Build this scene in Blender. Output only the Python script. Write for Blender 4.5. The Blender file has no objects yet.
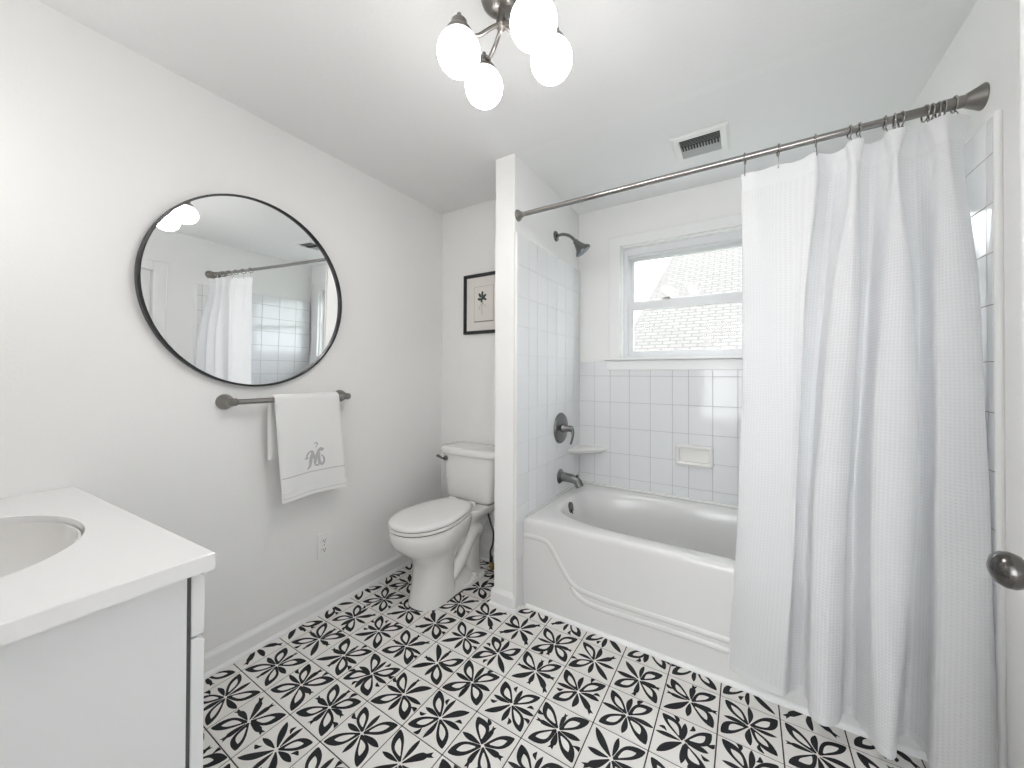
import bpy, bmesh, math, random
from mathutils import Vector, Matrix
random.seed(7)
SC = bpy.context.scene
COL = SC.collection
PI = math.pi
H = 2.44
XR = 2.529      # right wall
XP1, XP2 = 0.737, 0.862   # partition faces
YB = 2.087      # toilet nook back wall
YW = 2.610      # window wall
YP = 1.708      # partition end
YF = -0.27      # wall behind the camera

# ------------------------------------------------------------------ materials
def mat(name, col, rough=0.5, metal=0.0, bump=None, spec=0.5, coat=0.0, noise=None):
    m = bpy.data.materials.new(name); m.use_nodes = True
    nt = m.node_tree; b = nt.nodes['Principled BSDF']
    b.inputs['Base Color'].default_value = (*col, 1)
    b.inputs['Roughness'].default_value = rough
    b.inputs['Metallic'].default_value = metal
    b.inputs['Specular IOR Level'].default_value = spec
    b.inputs['Coat Weight'].default_value = coat
    tc = nt.nodes.new('ShaderNodeTexCoord')
    if bump:
        sc, st = bump
        n = nt.nodes.new('ShaderNodeTexNoise'); n.inputs['Scale'].default_value = sc
        n.inputs['Detail'].default_value = 4
        nt.links.new(tc.outputs['Object'], n.inputs['Vector'])
        bp = nt.nodes.new('ShaderNodeBump'); bp.inputs['Strength'].default_value = st
        bp.inputs['Distance'].default_value = 0.01
        nt.links.new(n.outputs['Fac'], bp.inputs['Height'])
        nt.links.new(bp.outputs['Normal'], b.inputs['Normal'])
    if noise:
        sc, amt = noise
        n = nt.nodes.new('ShaderNodeTexNoise'); n.inputs['Scale'].default_value = sc
        n.inputs['Detail'].default_value = 5
        nt.links.new(tc.outputs['Object'], n.inputs['Vector'])
        mx = nt.nodes.new('ShaderNodeMix'); mx.data_type = 'RGBA'
        mx.inputs[6].default_value = (*[c*(1-amt) for c in col], 1)
        mx.inputs[7].default_value = (*[min(1, c*(1+amt)) for c in col], 1)
        nt.links.new(n.outputs['Fac'], mx.inputs[0])
        nt.links.new(mx.outputs[2], b.inputs['Base Color'])
    return m

M = {}
M['wall'] = mat('wall_paint', (0.90, 0.897, 0.89), 0.6, bump=(140, 0.08), noise=(1.2, 0.012))
M['ceiling'] = mat('ceiling_paint', (0.90, 0.905, 0.905), 0.75, bump=(60, 0.08))
M['trim'] = mat('white_gloss_trim', (0.89, 0.89, 0.885), 0.3)
M['tile'] = mat('white_wall_tile', (0.81, 0.82, 0.83), 0.07, bump=(9, 0.05))
M['grout'] = mat('wall_grout', (0.46, 0.45, 0.44), 0.8)
M['groutbrown'] = mat('brown_wall_grout', (0.28, 0.21, 0.17), 0.8)
M['groutpale'] = mat('pale_wall_grout', (0.70, 0.70, 0.70), 0.7)
M['tub'] = mat('tub_enamel', (0.76, 0.755, 0.745), 0.22, coat=0.4)
M['china'] = mat('toilet_china', (0.86, 0.855, 0.84), 0.08, coat=0.5)
M['seat'] = mat('toilet_seat_plastic', (0.86, 0.855, 0.845), 0.2)
M['almond'] = mat('almond_ceramic', (0.86, 0.85, 0.83), 0.12)
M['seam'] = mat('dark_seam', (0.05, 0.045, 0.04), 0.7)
M['nickel'] = mat('brushed_nickel', (0.27, 0.255, 0.24), 0.3, 1.0, bump=(300, 0.03))
M['steel'] = mat('polished_nickel', (0.36, 0.345, 0.33), 0.2, 1.0)
M['gunmetal'] = mat('dark_gunmetal', (0.13, 0.125, 0.12), 0.2, 1.0)
M['pewter'] = mat('dark_pewter', (0.19, 0.19, 0.19), 0.27, 1.0)
M['black'] = mat('black_metal', (0.012, 0.013, 0.015), 0.35)
M['rubber'] = mat('dark_rubber', (0.03, 0.03, 0.03), 0.5)
M['brass'] = mat('aged_brass', (0.45, 0.33, 0.12), 0.35, 1.0)
M['mirror'] = mat('mirror_glass', (0.93, 0.94, 0.94), 0.0, 1.0)
M['quartz'] = mat('white_quartz', (0.86, 0.86, 0.86), 0.1, noise=(2, 0.012))
M['cabinet'] = mat('white_cabinet_paint', (0.78, 0.79, 0.80), 0.35)
M['basin'] = mat('basin_china', (0.86, 0.85, 0.83), 0.06, coat=0.5)
M['shadowgap'] = mat('gap_dark', (0.10, 0.10, 0.10), 0.8)
M['plastic'] = mat('white_plastic', (0.90, 0.90, 0.89), 0.35)
M['slot'] = mat('outlet_slot', (0.08, 0.08, 0.08), 0.6)
M['ventgrey'] = mat('vent_louvre_grey', (0.50, 0.52, 0.52), 0.5)
M['ventdark'] = mat('vent_duct_dark', (0.05, 0.05, 0.05), 0.8)
M['paper'] = mat('mat_board', (0.80, 0.77, 0.73), 0.8)
M['print'] = mat('print_paper', (0.80, 0.765, 0.72), 0.8)
M['ink'] = mat('sprig_green_ink', (0.05, 0.075, 0.06), 0.8)
M['inkline'] = mat('print_line', (0.30, 0.28, 0.26), 0.8)
M['thread'] = mat('grey_embroidery', (0.50, 0.50, 0.51), 0.6)
M['ftile'] = mat('cement_tile_white', (0.84, 0.82, 0.79), 0.38, noise=(7, 0.03))
M['fblack'] = mat('cement_tile_black', (0.012, 0.013, 0.015), 0.6, noise=(9, 0.08), spec=0.3)
M['fgrout'] = mat('floor_grout', (0.05, 0.045, 0.04), 0.8)
M['vinyl'] = mat('window_vinyl', (0.80, 0.81, 0.82), 0.3)
M['lawn'] = mat('lawn_green', (0.13, 0.16, 0.09), 0.9, noise=(3, 0.3))
M['leaf'] = mat('leaf_green', (0.08, 0.17, 0.05), 0.7)
M['bark'] = mat('bark_brown', (0.12, 0.09, 0.06), 0.9)
M['siding'] = mat('siding_white', (0.62, 0.62, 0.60), 0.6)
M['fascia'] = mat('fascia_white', (0.7, 0.7, 0.7), 0.5)

def brick_mat(name, c1, c2, cm, sx, sy):
    m = mat(name, c1, 0.9); nt = m.node_tree; b = nt.nodes['Principled BSDF']
    uv = nt.nodes.new('ShaderNodeUVMap')
    br = nt.nodes.new('ShaderNodeTexBrick')
    br.inputs['Color1'].default_value = (*c1, 1); br.inputs['Color2'].default_value = (*c2, 1)
    br.inputs['Mortar'].default_value = (*cm, 1); br.inputs['Scale'].default_value = 1
    br.inputs['Brick Width'].default_value = sx; br.inputs['Row Height'].default_value = sy
    br.inputs['Mortar Size'].default_value = 0.012
    nt.links.new(uv.outputs['UV'], br.inputs['Vector']); nt.links.new(br.outputs['Color'], b.inputs['Base Color'])
    return m
M['shingle'] = brick_mat('grey_shingle', (0.170, 0.163, 0.156), (0.150, 0.143, 0.137), (0.11, 0.103, 0.097), 0.20, 0.085)

def glass_mat():
    m = bpy.data.materials.new('window_glass'); m.use_nodes = True; nt = m.node_tree
    nt.nodes.clear(); o = nt.nodes.new('ShaderNodeOutputMaterial')
    t = nt.nodes.new('ShaderNodeBsdfTransparent'); t.inputs[0].default_value = (0.97, 0.98, 0.98, 1)
    g = nt.nodes.new('ShaderNodeBsdfGlossy'); g.inputs['Roughness'].default_value = 0.02
    mx = nt.nodes.new('ShaderNodeMixShader'); mx.inputs[0].default_value = 0.005
    nt.links.new(t.outputs[0], mx.inputs[1]); nt.links.new(g.outputs[0], mx.inputs[2]); nt.links.new(mx.outputs[0], o.inputs[0])
    return m
M['glass'] = glass_mat()

def lamp_mat(name, col, lo, hi):
    # opal glass: emission shaped brighter underneath and dimmer on top, to spare the ceiling
    m = emit_mat(name, col, lo); nt = m.node_tree
    g = nt.nodes.new('ShaderNodeNewGeometry'); sp_ = nt.nodes.new('ShaderNodeSeparateXYZ'); mr = nt.nodes.new('ShaderNodeMapRange')
    nt.links.new(g.outputs['Normal'], sp_.inputs[0]); nt.links.new(sp_.outputs[2], mr.inputs[0])
    mr.inputs[1].default_value = -0.7; mr.inputs[2].default_value = 0.35; mr.inputs[3].default_value = lo; mr.inputs[4].default_value = hi
    em = [n_ for n_ in nt.nodes if n_.type == 'EMISSION'][0]; nt.links.new(mr.outputs[0], em.inputs[1]); return m
def emit_mat(name, col, st):
    m = bpy.data.materials.new(name); m.use_nodes = True; nt = m.node_tree
    nt.nodes.clear(); o = nt.nodes.new('ShaderNodeOutputMaterial')
    e = nt.nodes.new('ShaderNodeEmission'); e.inputs[0].default_value = (*col, 1); e.inputs[1].default_value = st
    nt.links.new(e.outputs[0], o.inputs[0]); return m
M['globe'] = lamp_mat('lit_opal_glass', (1.0, 0.975, 0.95), 34.0, 1.8)
M['shade'] = lamp_mat('lit_vanity_glass', (1.0, 0.975, 0.95), 9.0, 6.0)

def curtain_mat(name, waffle):
    m = bpy.data.materials.new(name); m.use_nodes = True; nt = m.node_tree
    N = nt.nodes; L = nt.links; N.clear(); o = N.new('ShaderNodeOutputMaterial')
    uv = N.new('ShaderNodeUVMap')
    d = N.new('ShaderNodeBsdfDiffuse'); d.inputs[0].default_value = (0.90, 0.895, 0.90, 1)
    t = N.new('ShaderNodeBsdfTranslucent'); t.inputs[0].default_value = (0.88, 0.89, 0.91, 1)
    mx = N.new('ShaderNodeMixShader'); mx.inputs[0].default_value = 0.34
    L.new(d.outputs[0], mx.inputs[1]); L.new(t.outputs[0], mx.inputs[2])
    tr = N.new('ShaderNodeBsdfTransparent')
    m2 = N.new('ShaderNodeMixShader')
    L.new(mx.outputs[0], m2.inputs[1]); L.new(tr.outputs[0], m2.inputs[2]); L.new(m2.outputs[0], o.inputs[0])
    if waffle:
        sep = N.new('ShaderNodeSeparateXYZ'); L.new(uv.outputs['UV'], sep.inputs[0])
        def wave(src):
            a = N.new('ShaderNodeMath'); a.operation = 'MULTIPLY'; a.inputs[1].default_value = 2*PI/0.0105
            s = N.new('ShaderNodeMath'); s.operation = 'SINE'
            L.new(src, a.inputs[0]); L.new(a.outputs[0], s.inputs[0]); return s.outputs[0]
        mxx = N.new('ShaderNodeMath'); mxx.operation = 'MAXIMUM'
        L.new(wave(sep.outputs[0]), mxx.inputs[0]); L.new(wave(sep.outputs[1]), mxx.inputs[1])
        bp = N.new('ShaderNodeBump'); bp.inputs['Strength'].default_value = 0.28; bp.inputs['Distance'].default_value = 0.0018
        L.new(mxx.outputs[0], bp.inputs['Height'])
        L.new(bp.outputs[0], d.inputs['Normal']); L.new(bp.outputs[0], t.inputs['Normal'])
        mr = N.new('ShaderNodeMapRange'); mr.inputs[1].default_value = -0.6; mr.inputs[2].default_value = 1.0
        mr.inputs[3].default_value = 0.07; mr.inputs[4].default_value = 0.015
        L.new(mxx.outputs[0], mr.inputs[0]); L.new(mr.outputs[0], m2.inputs[0])
    else:
        m2.inputs[0].default_value = 0.01
    return m
M['curtain'] = curtain_mat('white_waffle_curtain', True)
M['header'] = curtain_mat('white_curtain_header', False)

def towel_mat():
    m = mat('white_terry', (0.93, 0.93, 0.92), 0.95, bump=(420, 0.5)); 
    m.node_tree.nodes['Principled BSDF'].inputs['Sheen Weight'].default_value = 0.3
    return m
M['towel'] = towel_mat()
M['towelband'] = mat('towel_dobby_band', (0.9, 0.9, 0.89), 0.8, bump=(150, 0.15))
M['towelline'] = mat('towel_line', (0.66, 0.65, 0.66), 0.9)

# ------------------------------------------------------------------ builders
def tag(o, label=None, cat=None, group=None, kind=None):
    if label: o['label'] = label
    if cat: o['category'] = cat
    if group: o['group'] = group
    if kind: o['kind'] = kind
    return o
def empty(name, loc, label, cat, group=None, rz=0):
    o = bpy.data.objects.new(name, None); COL.objects.link(o); o.location = loc; o.rotation_euler[2] = rz
    o.empty_display_size = 0.05
    return tag(o, label, cat, group)
def obj(name, bm, m, parent=None, smooth=True, bevel=0, bseg=2, world=True, sub=0, angle=40):
    me = bpy.data.meshes.new(name)
    bmesh.ops.recalc_face_normals(bm, faces=bm.faces)
    if smooth:
        for f in bm.faces: f.smooth = True
    bm.to_mesh(me); bm.free()
    if smooth: me.set_sharp_from_angle(angle=math.radians(angle))
    for k in (m if isinstance(m, (list, tuple)) else [m]): me.materials.append(k)
    o = bpy.data.objects.new(name, me); COL.objects.link(o)
    if parent:
        o.parent = parent
        if world:      # geometry written in world space
            pm = Matrix.Identity(4); p = parent
            while p: pm = p.matrix_basis @ pm; p = p.parent
            inv = pm.inverted(); me.transform(inv)
    if bevel:
        b = o.modifiers.new('bevel', 'BEVEL'); b.width = bevel; b.segments = bseg; b.limit_method = 'ANGLE'; b.angle_limit = math.radians(35)
    if sub:
        s = o.modifiers.new('sub', 'SUBSURF'); s.levels = sub; s.render_levels = sub
    return o
def struct(name, bm, m, parent=None, **k):
    k.setdefault('smooth', False)
    o = obj(name, bm, m, parent, **k)
    if not parent: o['kind'] = 'structure'
    return o
def B(): return bmesh.new()
def box(bm, x0, x1, y0, y1, z0, z1, mi=0):
    v = [bm.verts.new(p) for p in [(x0,y0,z0),(x1,y0,z0),(x1,y1,z0),(x0,y1,z0),(x0,y0,z1),(x1,y0,z1),(x1,y1,z1),(x0,y1,z1)]]
    for f in [(0,3,2,1),(4,5,6,7),(0,1,5,4),(1,2,6,5),(2,3,7,6),(3,0,4,7)]:
        q = bm.faces.new([v[i] for i in f]); q.material_index = mi
    return bm
def bx(*a): return box(B(), *a)
def loft(bm, rings, cap0=True, cap1=True, closed=True, mi=0):
    R = [[bm.verts.new(p) for p in r] for r in rings]
    n = len(R[0])
    for a, b in zip(R, R[1:]):
        for i in range(n if closed else n-1):
            j = (i+1) % n
            f = bm.faces.new((a[i], a[j], b[j], b[i])); f.material_index = mi
    if cap0: bm.faces.new(R[0][::-1]).material_index = mi
    if cap1: bm.faces.new(R[-1]).material_index = mi
    return bm
def frame_for(d):
    d = Vector(d).normalized(); up = Vector((0,0,1)) if abs(d.z) < 0.95 else Vector((1,0,0))
    a = d.cross(up).normalized(); return a, d.cross(a).normalized()
def tube(bm, pts, r, n=14, caps=True, mi=0, sy=1.0):
    pts = [Vector(p) for p in pts]; rs = r if isinstance(r, (list, tuple)) else [r]*len(pts)
    rings = []; a = None
    for i, p in enumerate(pts):
        d = (pts[min(i+1, len(pts)-1)] - pts[max(i-1, 0)]).normalized()
        if a is None: a, b = frame_for(d)
        else:
            a = (a - d*a.dot(d)).normalized(); b = d.cross(a).normalized()
        rings.append([p + a*rs[i]*math.cos(2*PI*k/n) + b*rs[i]*sy*math.sin(2*PI*k/n) for k in range(n)])
    return loft(bm, rings, caps, caps, mi=mi)
def lathe(bm, prof, origin, axis=(0,0,1), n=32, mi=0, caps=True):
    o = Vector(origin); ax = Vector(axis).normalized(); a, b = frame_for(ax)
    rings = [[o + ax*h + (a*math.cos(2*PI*k/n) + b*math.sin(2*PI*k/n))*max(r, 1e-4) for k in range(n)] for r, h in prof]
    return loft(bm, rings, caps, caps, mi=mi)
def sphere(bm, c, r, axis=(0,0,1), n=32, m=20, sz=1.0):
    return lathe(bm, [(r*math.sin(PI*i/m), -r*sz*math.cos(PI*i/m)) for i in range(m+1)], c, axis, n)
def spline(P, n=8):
    P = [Vector(p) for p in P]; out = []
    for i in range(len(P)-1):
        p0 = P[max(i-1,0)]; p1 = P[i]; p2 = P[i+1]; p3 = P[min(i+2,len(P)-1)]
        for k in range(n):
            t = k/n
            out.append(0.5*((2*p1)+(p2-p0)*t+(2*p0-5*p1+4*p2-p3)*t*t+(3*p1-3*p2+p3-p0)*t**3))
    out.append(P[-1]); return out
def sup(cx, cy, a, b0, b1, z, n=48, e=2.3, eb=None):
    """closed super-ellipse ring; b0 = front (-y) half length, b1 = back half length"""
    out = []
    for k in range(n):
        t = 2*PI*k/n; c, s = math.cos(t), math.sin(t)
        ee = (eb or e) if s > 0 else e
        bb = b1 if s > 0 else b0
        out.append(Vector((cx + a*math.copysign(abs(c)**(2/ee), c), cy + bb*math.copysign(abs(s)**(2/ee), s), z)))
    return out
def poly(bm, pts, mi=0):
    f = bm.faces.new([bm.verts.new(p) for p in pts]); f.material_index = mi; return f
def extr(bm, pts, d, mi=0):
    d = Vector(d); loft(bm, [[Vector(p) for p in pts], [Vector(p)+d for p in pts]], mi=mi); return bm

# ------------------------------------------------------------------ room shell
struct('wall_left', bx(-0.12, 0, YF-0.12, YB+0.12, 0, H), M['wall'])
struct('wall_back', bx(0, XP1, YB, YB+0.12, 0, H), M['wall'])
partition = struct('wall_partition', bx(XP1, XP2, YP, YW+0.12, 0, H), M['wall'])
# window opening
WX0, WX1, WZ0, WZ1 = 1.172, 2.375, 1.368, 2.142
bm = B()
box(bm, XP2, WX0, YW, YW+0.16, 0, H); box(bm, WX1, XR, YW, YW+0.16, 0, H)
box(bm, WX0, WX1, YW, YW+0.16, 0, WZ0); box(bm, WX0, WX1, YW, YW+0.16, WZ1, H)
wall_window = struct('wall_window', bm, M['wall'])
D0, D1, DT = 0.56, 1.365, 2.06    # closed door in the right wall
bm = B()
box(bm, XR, XR+0.12, YF-0.12, D0, 0, H); box(bm, XR, XR+0.12, D1, YW+0.16, 0, H); box(bm, XR, XR+0.12, D0, D1, DT, H)
wall_right = struct('wall_right', bm, M['wall'])
bm = bx(0, 1.42, YF-0.12, YF, 0, H); box(bm, 1.42, 2.30, YF-0.12, YF, 2.09, H); box(bm, 2.339, XR, YF-0.12, YF, 0, H); box(bm, 2.30, 2.339, YF-0.12, YF, 2.09, H)
struct('wall_front', bm, M['wall'])
struct('wall_return', bx(2.345, XR, YF, 0.13, 0, H), M['wall'])
HY = -2.3  # unseen hall with an open back, added to bring in fill light
struct('wall_hall_left', bx(0.58, 0.70, HY, YF-0.12, 0, H), M['wall'])
struct('wall_hall_right', bx(2.75, 2.87, HY, YF-0.12, 0, H), M['wall'])
bm = bx(0.70, 0.95, HY-0.12, HY, 0, H); box(bm, 2.50, 2.75, HY-0.12, HY, 0, H); box(bm, 0.95, 2.50, HY-0.12, HY, 0, 0.5); box(bm, 0.95, 2.50, HY-0.12, HY, 2.25, H)
struct('wall_hall_back', bm, M['wall'])
struct('floor_hall', bx(0.70, 2.75, HY, YF, -0.05, -0.001), mat('hall_wood_floor', (0.42, 0.36, 0.30), 0.5, noise=(4, 0.1)))
struct('ceiling_hall', bx(0.58, 2.87, HY-0.12, YF-0.12, H, H+0.1), M['ceiling'])
bm = bx(-0.12, XR+0.12, YF-0.12, YW+0.16, H, H+0.1)
extr(bm, [(XP2, YP+0.01, H+0.01), (XP2, YP+0.01, H), (XP2, YP+0.05, H-0.0025), (XP2, YW, H-0.0025), (XP2, YW, H+0.01)], (XR-XP2, 0, 0))
struct('ceiling', bm, M['ceiling'])

# ------------------------------------------------------------------ patterned floor
TX0, TY0, TPX, TPY = 0.866, 1.320, 0.1915, 0.1885
_zc = [0]
def petal(bm, cx, cy, ang, r0, r1, w, curl, mi, z, fork=0, sx=1, sy=1, blunt=0.0):
    """leaf shaped inlay from radius r0 to r1; curl bends it sideways"""
    _zc[0] = (_zc[0]+1) % 24; z = z + _zc[0]*0.00001
    n = 9; L = []; R = []
    for i in range(n+1):
        t = i/n; r = r0 + (r1-r0)*t
        hw = w*(math.sin(PI*(t**1.25*0.93+0.03))**0.75)
        if fork and t > 0.72: hw = w*(0.45 + fork*(t-0.72)*3.2)
        off = curl*math.sin(PI*t)*w*1.2 + curl*0.5*w*t
        L.append((r, off+hw)); R.append((r, off-hw))
    if fork: tip = [(r1*0.93, L[-1][1]*0.5 + R[-1][1]*0.5)]
    else: tip = [(r1*1.03, curl*0.5*w)] if not blunt else []
    pts = L + tip + R[::-1]
    c, s = math.cos(ang), math.sin(ang)
    out = []
    for r, q in pts:
        x = r*c - q*s; y = r*s + q*c
        x = max(-0.485, min(0.485, x)); y = max(-0.485, min(0.485, y))
        out.append((cx + x*TPX*sx, cy + y*TPY*sy, z))
    f = poly(bm, out, mi)
    return f
bm = B()
box(bm, -0.0, XP1, YF, YB, -0.05, -0.002, 0)
box(bm, XP1, XR, YF, YP+0.10, -0.05, -0.002, 0)
for f in bm.faces: f.material_index = 2
for i in range(-5, 10):
    for j in range(-9, 5):
        x0 = TX0 + i*TPX; y0 = TY0 + j*TPY
        if x0 > XR-0.005 or x0+TPX < 0.0 or y0 > YB or y0+TPY < YF: continue
        if x0 + TPX/2 > XP1 and y0 > 1.80: continue
        gx, gy = 0.0023, 0.0022
        ax0, ax1 = max(x0+gx, 0), min(x0+TPX-gx, XR); ay0, ay1 = max(y0+gy, YF), min(y0+TPY-gy, YB)
        if ax1-ax0 < 0.003 or ay1-ay0 < 0.003: continue
        box(bm, ax0, ax1, ay0, ay1, -0.006, 0, 0)
        cx, cy = x0+TPX/2, y0+TPY/2
        rnd = random.Random(i*131+j*17+5)
        z1, z2 = 0.0003, 0.0006
        sub = B()
        base = rnd.choice([0, 0, 0, 1])*0.0
        flip = 1 if rnd.random() < 0.62 else -1
        kind = rnd.random()
        dr = rnd.uniform(-0.04, 0.04)
        for k in range(4):                                  # outlined petals toward the tile corners
            a = PI/4 + k*PI/2 + dr + rnd.uniform(-0.03, 0.03)
            cu = flip*rnd.uniform(0.05, 0.38)
            r1 = rnd.uniform(0.55, 0.63)
            w = rnd.uniform(0.108, 0.128)
            solid = rnd.random() < 0.22
            if solid:
                petal(sub, cx, cy, a, 0.04, r1-0.03, w*0.55, cu*1.6, 1, z1, fork=0.30 if rnd.random() < 0.4 else 0)
            else:
                petal(sub, cx, cy, a, 0.03, r1, w, cu, 1, z1)
                petal(sub, cx, cy, a+flip*0.03, 0.13, r1*rnd.uniform(0.68, 0.78), w*0.50, cu*1.3, 0, z2)
                if rnd.random() < 0.4:                      # curled little leaf by the tip
                    petal(sub, cx, cy, a+flip*0.36, r1*0.62, r1*0.93, w*0.33, flip*0.9, 1, z2)
        for k in range(4):                                  # small solid leaves toward the tile edges
            a = k*PI/2 + dr + rnd.uniform(-0.05, 0.05)
            r1 = rnd.uniform(0.38, 0.49)
            fk = 0.42 if (kind < 0.45 and rnd.random() < 0.75) else 0
            petal(sub, cx, cy, a, 0.06, r1, rnd.uniform(0.040, 0.058), flip*rnd.uniform(-0.2, 0.5), 1, z1, fork=fk)
            if kind > 0.7 and rnd.random() < 0.6:
                petal(sub, cx, cy, a+0.28*flip, 0.30, 0.44, 0.035, flip*0.8, 1, z1)
        # keep inlays inside the room
        for v in sub.verts:
            v.co.x = min(max(v.co.x, ax0+0.001), ax1-0.001); v.co.y = min(max(v.co.y, ay0+0.001), ay1-0.001)
        tmp = bpy.data.meshes.new('t'); sub.to_mesh(tmp); sub.free(); bm.from_mesh(tmp); bpy.data.meshes.remove(tmp)
me = bpy.data.meshes.new('floor')
bmesh.ops.triangulate(bm, faces=[f for f in bm.faces if len(f.verts) > 4])
for f in bm.faces:
    if f.material_index < 2 and len(f.verts) == 3 and f.normal.z < 0: f.normal_flip()
bm.to_mesh(me); bm.free()
for k in ('ftile', 'fblack', 'fgrout'): me.materials.append(M[k])
fl = bpy.data.objects.new('floor', me); COL.objects.link(fl); fl['kind'] = 'structure'

# ------------------------------------------------------------------ baseboards
def base_prof(h=0.092, t=0.014):
    return [(0, 0), (t+0.014, 0), (t+0.013, 0.008), (t+0.006, 0.016), (t, 0.019), (t, h-0.022), (t-0.003, h-0.014), (t-0.008, h-0.006), (t-0.010, h), (0, h)]
def baseboard(name, p0, p1, nrm, parent=None):
    bm = B(); n = Vector(nrm); p0 = Vector(p0); p1 = Vector(p1)
    loft(bm, [[p + n*d + Vector((0,0,z)) for d, z in base_prof()] for p in (p0, p1)])
    return struct(name, bm, M['trim'])
baseboard('baseboard_left', (0, 0.30, 0), (0, YB, 0), (1, 0, 0))
baseboard('baseboard_back', (0.0, YB, 0), (XP1, YB, 0), (0, -1, 0))
baseboard('baseboard_right', (XR, 1.46, 0), (XR, 1.635, 0), (-1, 0, 0))
bm = B()
n0 = base_prof()
# partition base wraps three faces with mitred corners
path = [((XP1, YB), (-1, 0)), ((XP1, YP), (-1, -1)), ((XP2-0.004, YP), (1, -1)), ((XP2-0.004, 1.745), (1, 0))]
loft(bm, [[Vector((p[0]+d*q[0], p[1]+d*q[1], z)) for d, z in n0] for p, q in path])
struct('baseboard_partition', bm, M['trim'])
bm = B()
loft(bm, [[(x, y, z) for y, z in [(1.786, 0), (1.766, 0), (1.767, 0.008), (1.773, 0.015), (1.786, 0.02)]] for x in (0.90, 2.511)])
struct('trim_1', bm, M['trim'])

# ------------------------------------------------------------------ wall tile surround
def tile_panel(name, parent, kind, const, us, zs, sign, thick=0.012, gap=0.0011, grout='grout'):
    bm = B()
    u0, u1, z0, z1 = us[0], us[-1], zs[0], zs[-1]
    def bb(a0, a1, c0, c1, t0, t1, mi):
        lo, hi = sorted((const+sign*t0, const+sign*t1))
        if kind == 'x': box(bm, lo, hi, a0, a1, c0, c1, mi)
        else: box(bm, a0, a1, lo, hi, c0, c1, mi)
    bb(u0+.001, u1-.001, z0, z1-.001, 0, thick-0.0022, 1)
    for a0, a1 in zip(us, us[1:]):
        for c0, c1 in zip(zs, zs[1:]):
            # tile with a softened edge
            g = gap; e = 0.0016
            rn = random.Random(int(a0*1000)*31+int(c0*1000)); tl = [rn.uniform(-.0004, .0004) for _ in range(2)]
            def P(a, c, t):
                t = t + ((a-a0)/(a1-a0)-.5)*tl[0]*2 + ((c-c0)/(c1-c0)-.5)*tl[1]*2 if t > thick-0.001 else t
                return Vector((const+sign*t, a, c)) if kind == 'x' else Vector((a, const+sign*t, c))
            def ring(i, t): return [P(a0+i, c0+i, t), P(a1-i, c0+i, t), P(a1-i, c1-i, t), P(a0+i, c1-i, t)]
            loft(bm, [ring(g, thick*0.3), ring(g, thick-0.0008), ring(g+e, thick)], cap0=False)
    return struct(name, bm, [M['tile'], M[grout]], parent)
xs = [0.878,.99,1.103,1.235,1.372,1.508,1.603,1.737,1.869,2.002,2.135,2.268,2.40,2.513]
zs = [.455,.545,.711,.886,1.064,1.246,1.348]
tile_panel('wall_tile', wall_window, 'y', YW, xs, zs, -1)
ysl = [1.713, 1.838, 1.938, 2.07, 2.205, 2.34, 2.475, 2.598]
zsl = [.455,.545,.711,.886,1.064,1.246,1.36,1.514,1.675,1.845,2.013]
tile_panel('wall_tile', partition, 'x', XP2, ysl, zsl, 1, 0.016, grout='groutpale')
tile_panel('wall_tile', partition, 'x', XP2, [1.713, 1.80], [0.005, 0.09, 0.27, 0.455], 1, 0.016)
ysr = [1.646, 1.680, 1.835, 1.99, 2.145, 2.30, 2.455, 2.598]
zsr = [.527,.656,.816,.983,1.152,1.299,1.464,1.615,1.758,1.901,2.008]
tile_panel('wall_tile', wall_right, 'x', XR, ysr, zsr, -1, 0.016, grout='groutbrown')
tile_panel('wall_tile', wall_right, 'x', XR, [1.646, 1.680, 1.80], [0.012, 0.177, 0.352, 0.527], -1, 0.016, grout='groutbrown')
# rounded edge trim of the tile on both ends
for par, x, s, y, zt in ((partition, XP2, 1, 1.711, 2.015), (wall_right, XR, -1, 1.642, 2.012)):
    bm = B(); tube(bm, [(x+s*0.006, y, 0.0), (x+s*0.006, y, zt)], 0.0095, 16)
    struct('tile_edge', bm, M['almond'] if s > 0 else M['trim'], par, smooth=True)

# ------------------------------------------------------------------ window
win = B()
yc = YW                                          # casing on the wall face
# flat casing with back band
CX0, CX1, CZ1 = 1.095, 2.452, 2.213
def casing(bm, x0, x1, z0, z1, t=0.02):
    box(bm, x0, x1, yc-t, yc, z0, z1)
casing(win, CX0, WX0, 1.368, CZ1); casing(win, WX1, CX1, 1.368, CZ1); casing(win, WX0, WX1, WZ1, CZ1)
casing(win, CX0-0.006, CX0+0.006, 1.368, CZ1+0.006, 0.026); casing(win, CX1-0.006, CX1+0.006, 1.368, CZ1+0.006, 0.026)
casing(win, CX0-0.006, CX1+0.006, CZ1-0.006, CZ1+0.006, 0.026)
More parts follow.
